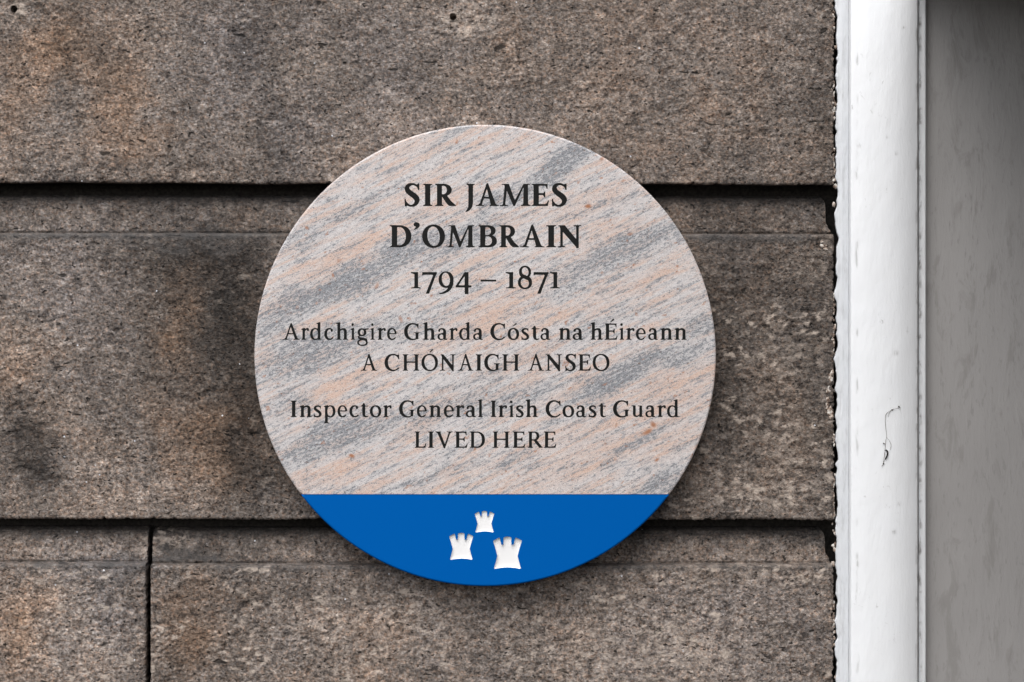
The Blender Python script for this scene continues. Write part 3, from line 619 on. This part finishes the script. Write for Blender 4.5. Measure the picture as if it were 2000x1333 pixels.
# recess to the right of the frame
def mat_recess():
    t = NT('old_grey_painted_render'); v = t.coords((1, 1, .30)); n1 = t.noise(v, 55, 5, .66, .6); n2 = t.noise(t.coords(), 3.2, 4, .55); n3 = t.noise(t.coords((1, 1, .25)), 260, 3, .6)
    col = t.ramp(n2, [(.3, (.31, .297, .288)), (.7, (.37, .355, .345))])
    col = t.mix(t.mr(n1, .52, .66, 0, .55, True), col, (.24, .228, .215)); col = t.mix(t.mr(n3, .58, .70, 0, .6, True), col, (.26, .25, .24))
    return t.fin(col, .6, t.bump(n1, .002, .5, t.bump(n3, .0006, .6)), .3)
M_REC = mat_recess()
rec = thing('doorway_recess', 'shaded grey painted recess to the right of the white frame', 'recess', (wx(1900), .022, wz(1420)))
RX0, RX1 = wx(1800, .022)-.008, wx(2050, .022)
Z0, Z1 = wz(1333)-1.0, wz(0)+.025
def sheet(name, pts, nu, nv, amp=0, ax=1, seed=0):
    a, b, c, d = [np.array(p) for p in pts]; u = np.linspace(0, 1, nu)[None, :, None]; v = np.linspace(0, 1, nv)[:, None, None]
    P = (a*(1-u)+b*u)*(1-v)+(d*(1-u)+c*u)*v
    if amp: P[..., ax] += amp*fbm(P[..., 0]/.08, P[..., 2]/.2+P[..., 1]/.1, seed, 3)
    return link(bpy.data.objects.new(name, grid_mesh(name, P, True)), rec, M_REC)
RD = .022
sheet('back_panel', [(RX0, RD, Z0), (RX1, RD, Z0), (RX1, RD, Z1), (RX0, RD, Z1)], 80, 120, .8*MM, 1, 61)
sheet('shade_slab', [(wx(1808)-.01, -1.6, Z1), (RX1+.5, -1.6, Z1), (RX1, RD+.01, Z1), (wx(1808)-.01, RD+.01, Z1)], 10, 10)  # unseen slab added to darken the panel towards its top
sheet('shade_upright', [(RX1, RD+.01, Z0), (RX1, -.62, Z0), (RX1, -.62, Z1+.02), (RX1, RD+.01, Z1+.02)], 10, 10)  # unseen upright added to darken the panel's right side
# ---------------------------------------------------------------- round plaque
PF = -.026                                  # y of the polished face
PB = -.005                                  # y of the back
PCX, PCY, PR = 947.5, 694.8, 451.0
def pxy(px, py, y=PF): return (wx(px, y), wz(py, y))
def mat_plaque():
    t = NT('polished_pink_grey_granite')
    # plane coordinates in photograph-pixel-like units: u along x, v up
    sepn = t.n('ShaderNodeSeparateXYZ'); t.t.links.new(t.tc.outputs['Object'], sepn.inputs[0])
    kx = 1/S*D/(D+PF)
    U = t.math('MULTIPLY_ADD', sepn.outputs[0], kx, 1000.0); V = t.math('MULTIPLY_ADD', sepn.outputs[2], -kx, 666.5+CZ*kx)
    cmb = t.n('ShaderNodeCombineXYZ'); t.t.links.new(U, cmb.inputs[0]); t.t.links.new(V, cmb.inputs[1]); uv = cmb.outputs[0]
    # slow warp so that the veins wander
    wn = t.n('ShaderNodeTexNoise'); wn.inputs['Scale'].default_value = .010; wn.inputs['Detail'].default_value = 1.6; wn.inputs['Roughness'].default_value = .62; t.t.links.new(uv, wn.inputs['Vector'])
    sub = t.n('ShaderNodeVectorMath', operation='SUBTRACT'); t.t.links.new(wn.outputs[1], sub.inputs[0]); sub.inputs[1].default_value = (.5, .5, .5)
    sc = t.n('ShaderNodeVectorMath', operation='MULTIPLY'); t.t.links.new(sub.outputs[0], sc.inputs[0]); sc.inputs[1].default_value = (60, 60, 0)
    ad = t.n('ShaderNodeVectorMath', operation='ADD'); t.t.links.new(uv, ad.inputs[0]); t.t.links.new(sc.outputs[0], ad.inputs[1]); uvw = ad.outputs[0]
    def spots(lst):
        acc = None
        for cx, cy, L, w, a, ang in lst:
            r = math.radians(ang)
            # move to centre, rotate so the vein runs along x, scale to unit
            m = t.n('ShaderNodeMapping', vector_type='TEXTURE'); m.inputs['Location'].default_value = (cx, cy, 0); m.inputs['Rotation'].default_value = (0, 0, -r); m.inputs['Scale'].default_value = (L, w, 1)
            t.t.links.new(uvw, m.inputs[0]); ln = t.n('ShaderNodeVectorMath', operation='LENGTH'); t.t.links.new(m.outputs[0], ln.inputs[0])
            v = t.mr(ln.outputs['Value'], 0.25, 1.35, a, 0.0, True)
            acc = v if acc is None else t.math('MAXIMUM', acc, v)
        return acc
    grey = spots([(640, 566, 170, 30, 1.0, 24), (790, 500, 120, 34, .85, 25), (900, 470, 100, 34, .7, 26), (1105, 318, 100, 26, .95, 33), (995, 385, 100, 22, .7, 30), (1210, 490, 150, 34, .75, 22), (1330, 450, 60, 30, .6, 25),
                  (600, 690, 130, 42, .75, 20), (1215, 735, 130, 26, 1.0, 24), (1320, 690, 80, 24, .6, 24), (640, 858, 120, 42, .8, 24), (740, 830, 90, 24, .6, 22), (890, 800, 150, 24, .5, 24), (1285, 945, 70, 18, .9, 28), (1240, 865, 70, 9, .9, 26),
                  (690, 405, 80, 18, .55, 22), (580, 470, 70, 26, .4, 24), (1010, 780, 110, 26, .5, 26), (1370, 630, 60, 22, .55, 24), (880, 268, 60, 9, .55, 30), (700, 655, 130, 30, .45, 24), (1000, 900, 60, 14, .5, 28), (820, 640, 120, 18, .4, 24), (1160, 640, 120, 16, .4, 24),
                  (540, 640, 60, 30, .6, 24), (860, 925, 120, 9, .5, 24), (950, 730, 200, 14, .35, 24), (1120, 560, 160, 12, .35, 22), (560, 790, 60, 26, .4, 22), (1190, 400, 120, 8, .4, 20)])
    pink = spots([(670, 505, 130, 20, 1.0, 26), (560, 590, 70, 16, .9, 24), (780, 455, 60, 16, .8, 28), (700, 740, 150, 16, .9, 24), (830, 690, 150, 16, 1.0, 26), (1330, 760, 110, 55, .8, 24), (1150, 900, 220, 40, .65, 24), (640, 935, 100, 20, .8, 22),
                  (1160, 400, 100, 30, .6, 22), (1190, 450, 80, 14, .75, 22), (1010, 575, 190, 16, .7, 26), (860, 335, 80, 18, .45, 26), (800, 855, 150, 9, .8, 26), (600, 640, 90, 8, .7, 22), (1090, 610, 170, 20, .6, 24), (940, 640, 130, 18, .8, 26), (620, 770, 120, 16, .55, 24),
                  (1030, 690, 110, 16, .5, 24), (1100, 770, 90, 16, .5, 26), (520, 700, 30, 20, .8, 20), (1220, 560, 170, 18, .5, 20), (850, 410, 110, 20, .35, 24), (1120, 850, 170, 22, .6, 24), (620, 350, 80, 22, .5, 30), (820, 290, 90, 16, .45, 26), (1300, 870, 90, 40, .5, 24), (900, 930, 150, 16, .4, 24)])
    rot = t.coords((1, 1, 1), (0, 0, math.radians(25)), src=uvw)      # x axis now runs along the veins
    rot2 = t.coords((1, 1, 1), (0, 0, math.radians(26)), src=uv)
    def aniso(sx, sy, detail=3, rough=.6, loc=(0, 0, 0)): return t.noise(t.coords((sx, sy, 1), loc=loc, src=rot2), 1.0, detail, rough)
    streak = aniso(.006, .065, 5, .72); streak2 = aniso(.014, .10, 4, .68, (4, 7, 0)); fine = aniso(.10, .23, 3, .72, (1, 3, 0)); grain = t.noise(t.coords((1, 1, 1), src=uv), .30, 2, .6); grain2 = t.noise(t.coords((1, 1, 1), loc=(30, 9, 0), src=uv), .13, 3, .6)
    base = t.mix(t.mr(grain2, .35, .65), (.53, .475, .46), (.645, .60, .585))
    pk = t.math('ADD', t.math('MULTIPLY', pink, t.mr(streak2, .30, .62, .35, 1.0, True)), t.mr(streak, .46, .60, 0, .85, True), clamp=True)
    col = t.mix(t.math('MULTIPLY', pk, .95), base, t.mix(t.mr(grain2, .35, .7), (.57, .33, .225), (.66, .46, .35)))
    gk = t.math('ADD', t.math('MULTIPLY', grey, t.mr(fine, .30, .60, .40, 1.0, True)), t.mr(streak2, .50, .64, 0, .60, True), clamp=True)
    col = t.mix(t.math('MULTIPLY', gk, .88), col, t.mix(t.mr(grain, .3, .7), (.15, .175, .20), (.395, .43, .455)))
    # dark mica flecks: dense in the grey veins, sparse elsewhere
    thr = t.mr(gk, 0, 1, .555, .43); fl = t.mr(t.math('ADD', t.math('MULTIPLY', fine, .55), t.math('MULTIPLY', grain, .45)), thr, t.math('ADD', thr, .05), 0, 1, True)
    col = t.mix(t.math('MULTIPLY', fl, .90), col, (.065, .075, .095))
    fl2 = aniso(.045, .15, 3, .6, (8, 8, 0)); col = t.mix(t.math('MULTIPLY', t.mr(fl2, .575, .64, 0, .9, True), t.mr(streak, .62, .40, .35, 1)), col, (.20, .20, .22))
    # pinpoint grain
    pp = t.noise(t.coords(src=uv), .62, 1, .5); col = t.mix(t.mr(pp, .3, .7, .0, 1), t.mix(.28, col, (.1, .1, .1)), t.mix(.30, col, (.92, .90, .90)))
    col = t.mix(t.mr(grain, .32, .45, .6, 0, True), col, (.27, .255, .26))
    pt = t.noise(t.coords((.13, .24, 1), loc=(6, 2, 0), src=rot2), 1.0, 2, .6); pthr = t.mr(gk, 0, 1, .665, .585)
    col = t.mix(t.mr(pt, pthr, t.math('ADD', pthr, .05), 0, .85, True), col, t.mix(t.mr(grain2, .45, .55), (.075, .08, .10), (.17, .11, .085)))
    # rust spots
    ru = t.noise(t.coords((.055, .085, 1), loc=(2, 5, 0), src=rot2), 1.0, 2, .5); rm = t.mr(ru, .655, .72, 0, .8, True)
    rs = spots([(1255, 846, 10, 6, .9, 20), (1268, 834, 5, 7, .9, 60), (1157, 405, 5, 4, 1, 0), (1281, 902, 5, 4, .9, 0), (686, 899, 5, 4, 1, 0), (785, 620, 4, 7, .6, 0), (647, 535, 4, 4, .8, 0), (603, 448, 4, 4, .8, 0), (730, 559, 5, 5, .6, 0), (1224, 457, 5, 4, .6, 0), (1177, 319, 5, 4, .7, 0), (1318, 518, 4, 3, .8, 0)])
    col = t.mix(t.math('MAXIMUM', t.math('MULTIPLY', rm, t.mr(grain, .4, .6, .3, 1)), rs), col, (.34, .145, .07))
    return t.fin(col, .34, None, .35)
M_GRAN = mat_plaque()
tb = NT('blue_enamel'); M_BLUE = tb.fin((.0, .093, .365), .42, tb.bump(tb.noise(tb.coords(), 500, 2), .00006, .4), .02)
tw = NT('white_infill'); M_WHITE = tw.fin((.80, .79, .785), .5, None, .3)
tk = NT('black_letter_paint'); M_BLACK = tk.fin(tk.ramp(tk.noise(tk.coords(), 900, 2), [(.3, (.006, .006, .006)), (.7, (.013, .013, .012))]), .55, None, .12)

plaque = thing('round_plaque', 'round pink and grey granite memorial plaque with blue segment and black lettering', 'plaque', (wx(PCX), PB, wz(PCY+PR)))
def is_hole(loop, others):
    x, y = loop[0]; c = 0
    for o in others:
        if o is loop: continue
        ins = False; n = len(o)
        for i in range(n):
            (ax, ay), (bx, by) = o[i], o[(i+1) % n]
            if (ay > y) != (by > y) and x < (bx-ax)*(y-ay)/(by-ay)+ax: ins = not ins
        c += ins
    return c % 2 == 1
def area(l): return .5*sum(l[i][0]*l[(i+1) % len(l)][1]-l[(i+1) % len(l)][0]*l[i][1] for i in range(len(l)))
def tess(outer, holes, y):
    """flat faces at depth y facing the viewer (-y)"""
    loops = [outer]+list(holes); tri = geometry.tessellate_polygon([[Vector((p[0], p[1], 0)) for p in l] for l in loops])
    vs = [(p[0], y, p[1]) for l in loops for p in l]; fs = []
    for a, b, c in tri:
        A, B_, C_ = vs[a], vs[b], vs[c]; cr = (B_[0]-A[0])*(C_[2]-A[2])-(B_[2]-A[2])*(C_[0]-A[0])
        if abs(cr) < 1e-16: continue
        fs.append((a, b, c) if cr > 0 else (a, c, b))
    return vs, fs
def wall_strip(vs, fs, loop, ya, yb, ccw_out=True):
    n = len(loop); o = len(vs); vs += [(p[0], ya, p[1]) for p in loop]+[(p[0], yb, p[1]) for p in loop]
    for i in range(n):
        j = (i+1) % n; fs.append((o+i, o+j, o+n+j, o+n+i) if not ccw_out else (o+j, o+i, o+n+i, o+n+j))
def arc_body(name, a0, a1, chord_py, holes, mat, face_y, up):
    """segment of the disc between angles a0..a1 (ccw), closed by the chord, with eased rim"""
    cx, cz = pxy(PCX, PCY); R = PR*S*(D+PF)/D; r = 2.0*MM; N = 260 if up else 110
    prof = [(R-r, face_y), (R-r*.62, face_y+r*.08), (R-r*.29, face_y+r*.29), (R-r*.08, face_y+r*.62), (R, face_y+r), (R, PB)]
    zc = pxy(0, chord_py)[1]
    rings = []
    for rr, yy in prof:
        s = (zc-cz)/rr; th = math.asin(s)
        if up: t0, t1 = th, math.pi-th
        else: t0, t1 = math.pi-th, 2*math.pi+th
        rings.append([(cx+rr*math.cos(t0+(t1-t0)*k/N), yy, cz+rr*math.sin(t0+(t1-t0)*k/N)) for k in range(N+1)])
    outer = [(p[0], p[2]) for p in rings[0]]
    vs, fs = tess(outer, holes, face_y)
    nflat = len(fs)
    o = len(vs)
    for rg in rings: vs += rg
    M = N+1
    for q in range(len(rings)-1):
        for k in range(N): fs.append((o+q*M+k, o+(q+1)*M+k, o+(q+1)*M+k+1, o+q*M+k+1))
    # chord side and back
    c0 = [o+q*M+N for q in range(len(rings))]; c1 = [o+q*M for q in range(len(rings))]
    fs.append(tuple(c1[::-1]+c0)); fs.append(tuple(o+5*M+k for k in range(M)))
    me = raw_mesh(name, vs, fs); sm = [False]*len(me.polygons)
    for k in range(nflat, nflat+5*N): sm[k] = True
    me.polygons.foreach_set('use_smooth', sm)
    return link(bpy.data.objects.new(name, me), plaque, mat)
# --- letters: cut into the granite, painted black inside
letters = []; face_holes = []
DEPTH = .45*MM
for B, base, cap, txt, ls in LINES:
    line = bpy.data.objects.new('inscription_line', None); line.empty_display_size = .02; scene.collection.objects.link(line); line.parent = plaque
    lx0, lz = pxy(ls[0][1], base); line.location = Vector((lx0, PF, lz))-Vector(plaque.location); org = Vector((lx0, PF, lz))
    cache = {}
    for ch, a, b in ls:
        Ls, m0, m1 = glyph(ch, B)
        W = [[pxy(a+(x-m0)/(m1-m0)*(b-a), base-y*cap) for x, y in L] for L in Ls]
        hol = [is_hole(l, W) for l in W]
        outs = [l for l, h in zip(W, hol) if not h]; inn = [l for l, h in zip(W, hol) if h]
        outs = [l if area(l) > 0 else l[::-1] for l in outs]; inn = [l if area(l) > 0 else l[::-1] for l in inn]
        face_holes += [(l, [h for h in inn if is_hole(h, [h, l])]) for l in outs]
        vs, fs = [], []
        for l in outs:
            hs_ = [h for h in inn if is_hole(h, [h, l])]
            v2, f2 = tess(l, hs_, PF+DEPTH); o = len(vs); vs += v2; fs += [tuple(i+o for i in f) for f in f2]
            wall_strip(vs, fs, l, PF, PF+DEPTH, True)
            for h in hs_: wall_strip(vs, fs, h, PF, PF+DEPTH, False)
        me = raw_mesh('letter' if ch not in '1234567890' else 'numeral', [tuple(Vector(v)-org) for v in vs], fs)
        nm = {"'": 'apostrophe', '-': 'dash'}.get(ch, 'numeral' if ch in '123456789' else 'letter')
        ob = bpy.data.objects.new(nm, me); scene.collection.objects.link(ob); me.materials.append(M_BLACK); ob.parent = line
GUP = 965.6; GDN = 966.4
gran_holes = [l for l, _ in face_holes]
arc_body('granite_slab', 0, 0, GUP, gran_holes, M_GRAN, PF, True)
# islands of granite inside closed letters
for l, hs_ in face_holes:
    for h in hs_:
        v2, f2 = tess(h, [], PF); link(bpy.data.objects.new('letter_counter', raw_mesh('letter_counter', v2, f2)), plaque, M_GRAN)
# --- blue segment with three castles sunk into it
T = [(1095, 690), (1100, 678), (1190, 630), (1204, 630), (1214, 642), (1224, 690), (1240, 748), (1270, 748), (1276, 690), (1276, 634), (1284, 620), (1340, 606), (1400, 616), (1412, 632), (1410, 690), (1414, 748), (1450, 748),
     (1464, 690), (1478, 640), (1488, 628), (1502, 630), (1588, 674), (1592, 688), (1560, 790), (1520, 938), (1545, 1040), (1574, 1150), (1570, 1162), (1556, 1167), (1480, 1152), (1400, 1144), (1345, 1142), (1290, 1145), (1210, 1154), (1130, 1168), (1116, 1164), (1115, 1150), (1140, 1050), (1168, 940), (1130, 800)]
T = [((x-1344)/250.0, (y-603)/565.0) for x, y in T]
def castle(cx, x0, x1, y0, y1):
    sc = 8.8864; return [pxy(840+(((x0+x1)/2)+u*(x1-x0)/2)/sc, 980+(y0+v*(y1-y0))/sc) for u, v in T]
CAST = [castle(0, 1093, 1593, 603, 1168), castle(0, 331, 750, 540, 1010), castle(0, 774, 1114, 160, 535)]
CAST = [l if area(l) > 0 else l[::-1] for l in CAST]
arc_body('blue_segment', 0, 0, GDN, CAST, M_BLUE, PF+.05*MM, False)
def inset(l, d):
    n = len(l); o = []
    for i in range(n):
        a, b, c = Vector(l[i-1]), Vector(l[i]), Vector(l[(i+1) % n])
        e1 = (b-a).normalized(); e2 = (c-b).normalized(); n1 = Vector((-e1.y, e1.x)); n2 = Vector((-e2.y, e2.x)); m = (n1+n2); m = m/max(m.length, .3); o.append(tuple(b+m*d/max(m.dot(n1), .5)))
    return o
for l in CAST:
    vs, fs = [], []; y0 = PF+.05*MM; dpt = 3.2*MM; n = len(l)
    rings = [(0, 0), (.12, 1.7), (.45, 2.4), (.9, 2.7)]
    k = (max(p[0] for p in l)-min(p[0] for p in l))/(500/8.8864*S)
    for d, q in rings: vs += [(p[0], y0+q*MM*k*.95, p[1]) for p in inset(l, d*MM*.55*k)]
    for r in range(len(rings)-1):
        for i in range(n):
            j = (i+1) % n; fs.append((r*n+j, r*n+i, (r+1)*n+i, (r+1)*n+j))
    v2, f2 = tess([(vs[(len(rings)-1)*n+i][0], vs[(len(rings)-1)*n+i][2]) for i in range(n)], [], vs[(len(rings)-1)*n][1]); o = (len(rings)-1)*n
    fs += [tuple(i+o for i in f) for f in f2]
    me = raw_mesh('castle_emblem', vs, fs, False); link(bpy.data.objects.new('castle_emblem', me), plaque, M_WHITE)
# fixing pins between slab and wall
for a in (45, 135, 225, 315):
    bmq = bmesh.new(); bmesh.ops.create_cone(bmq, cap_ends=True, segments=12, radius1=.005, radius2=.005, depth=.03)
    bmq.transform(Matrix.Translation((wx(PCX)+.17*math.cos(math.radians(a)), .004, wz(PCY)+.17*math.sin(math.radians(a)))) @ Matrix.Rotation(math.pi/2, 4, 'X'))
    me = bpy.data.meshes.new('fixing_pin'); bmq.to_mesh(me); bmq.free(); link(bpy.data.objects.new('fixing_pin', me), plaque, M_MORT)

# ---------------------------------------------------------------- scrap of cobweb with a dead insect on the white bead
ti = NT('dark_debris'); M_BUG = ti.fin((.020, .016, .014), .6)
ti2 = NT('dusty_web'); M_WEB = ti2.fin((.16, .14, .12), .9)
def tube(pts, name, parent, mat, close=True):
    c = gcurve(pts, 5); vs, fs = [], []; m = 6
    P = [Vector((wx(p[0], bead_depth(p[0])), bead_depth(p[0])-.5*MM-p[2]*S*.6, wz(p[1], bead_depth(p[0])))) for p in c]
    for i, (p, q) in enumerate(zip(P, c)):
        d = (P[min(i+1, len(P)-1)]-P[max(i-1, 0)]).normalized(); s1 = d.cross(Vector((0, 1, 0))).normalized(); s2 = d.cross(s1)
        vs += [p+(s1*math.cos(k*math.tau/m)+s2*math.sin(k*math.tau/m))*max(q[2]*.85, .2)*S for k in range(m)]
    for i in range(len(P)-1):
        for k in range(m): fs.append((i*m+k, i*m+(k+1) % m, (i+1)*m+(k+1) % m, (i+1)*m+k))
    fs += [tuple(range(m))[::-1], tuple((len(P)-1)*m+k for k in range(m))]
    return link(bpy.data.objects.new(name, raw_mesh(name, vs, fs, True)), parent, mat)
Z8 = lambda x, y, r: (1640+x/5.331, 750+y/5.331, r)
web = thing('cobweb_scrap', 'tiny dark scrap of cobweb with a dead insect stuck on the white moulding', 'cobweb', (wx(1730, -.02), -.022, wz(912, -.02)))
for pl in ([(630, 245, .3), (545, 272, .3), (515, 310, .25), (505, 345, .2)], [(560, 262, .3), (485, 312, .5), (474, 380, .5), (478, 450, .5), (488, 550, .35), (478, 590, .4), (470, 690, .5), (462, 770, .6), (452, 835, .8), (436, 860, .4)],
           [(492, 560, .2), (520, 600, .35), (534, 640, .45), (525, 690, .25)], [(450, 610, .3), (470, 630, .3), (472, 660, .3)]):
    tube([Z8(*p) for p in pl], 'thread', web, M_WEB)
tube([Z8(*p) for p in [(470, 690, .6), (490, 695, 1.6), (498, 720, 1.9), (490, 750, 1.7), (478, 778, 1.5), (474, 790, .6)]], 'insect_body', web, M_BUG)
for p in ((615, 238, 1.6), (545, 272, 1.5), (455, 832, 1.4), (460, 622, 1.2)):
    tube([Z8(p[0]-9, p[1]-3, .3), Z8(p[0], p[1], p[2]), Z8(p[0]+10, p[1]+4, .3)], 'debris', web, M_BUG if p[0] != 460 else M_WEB)
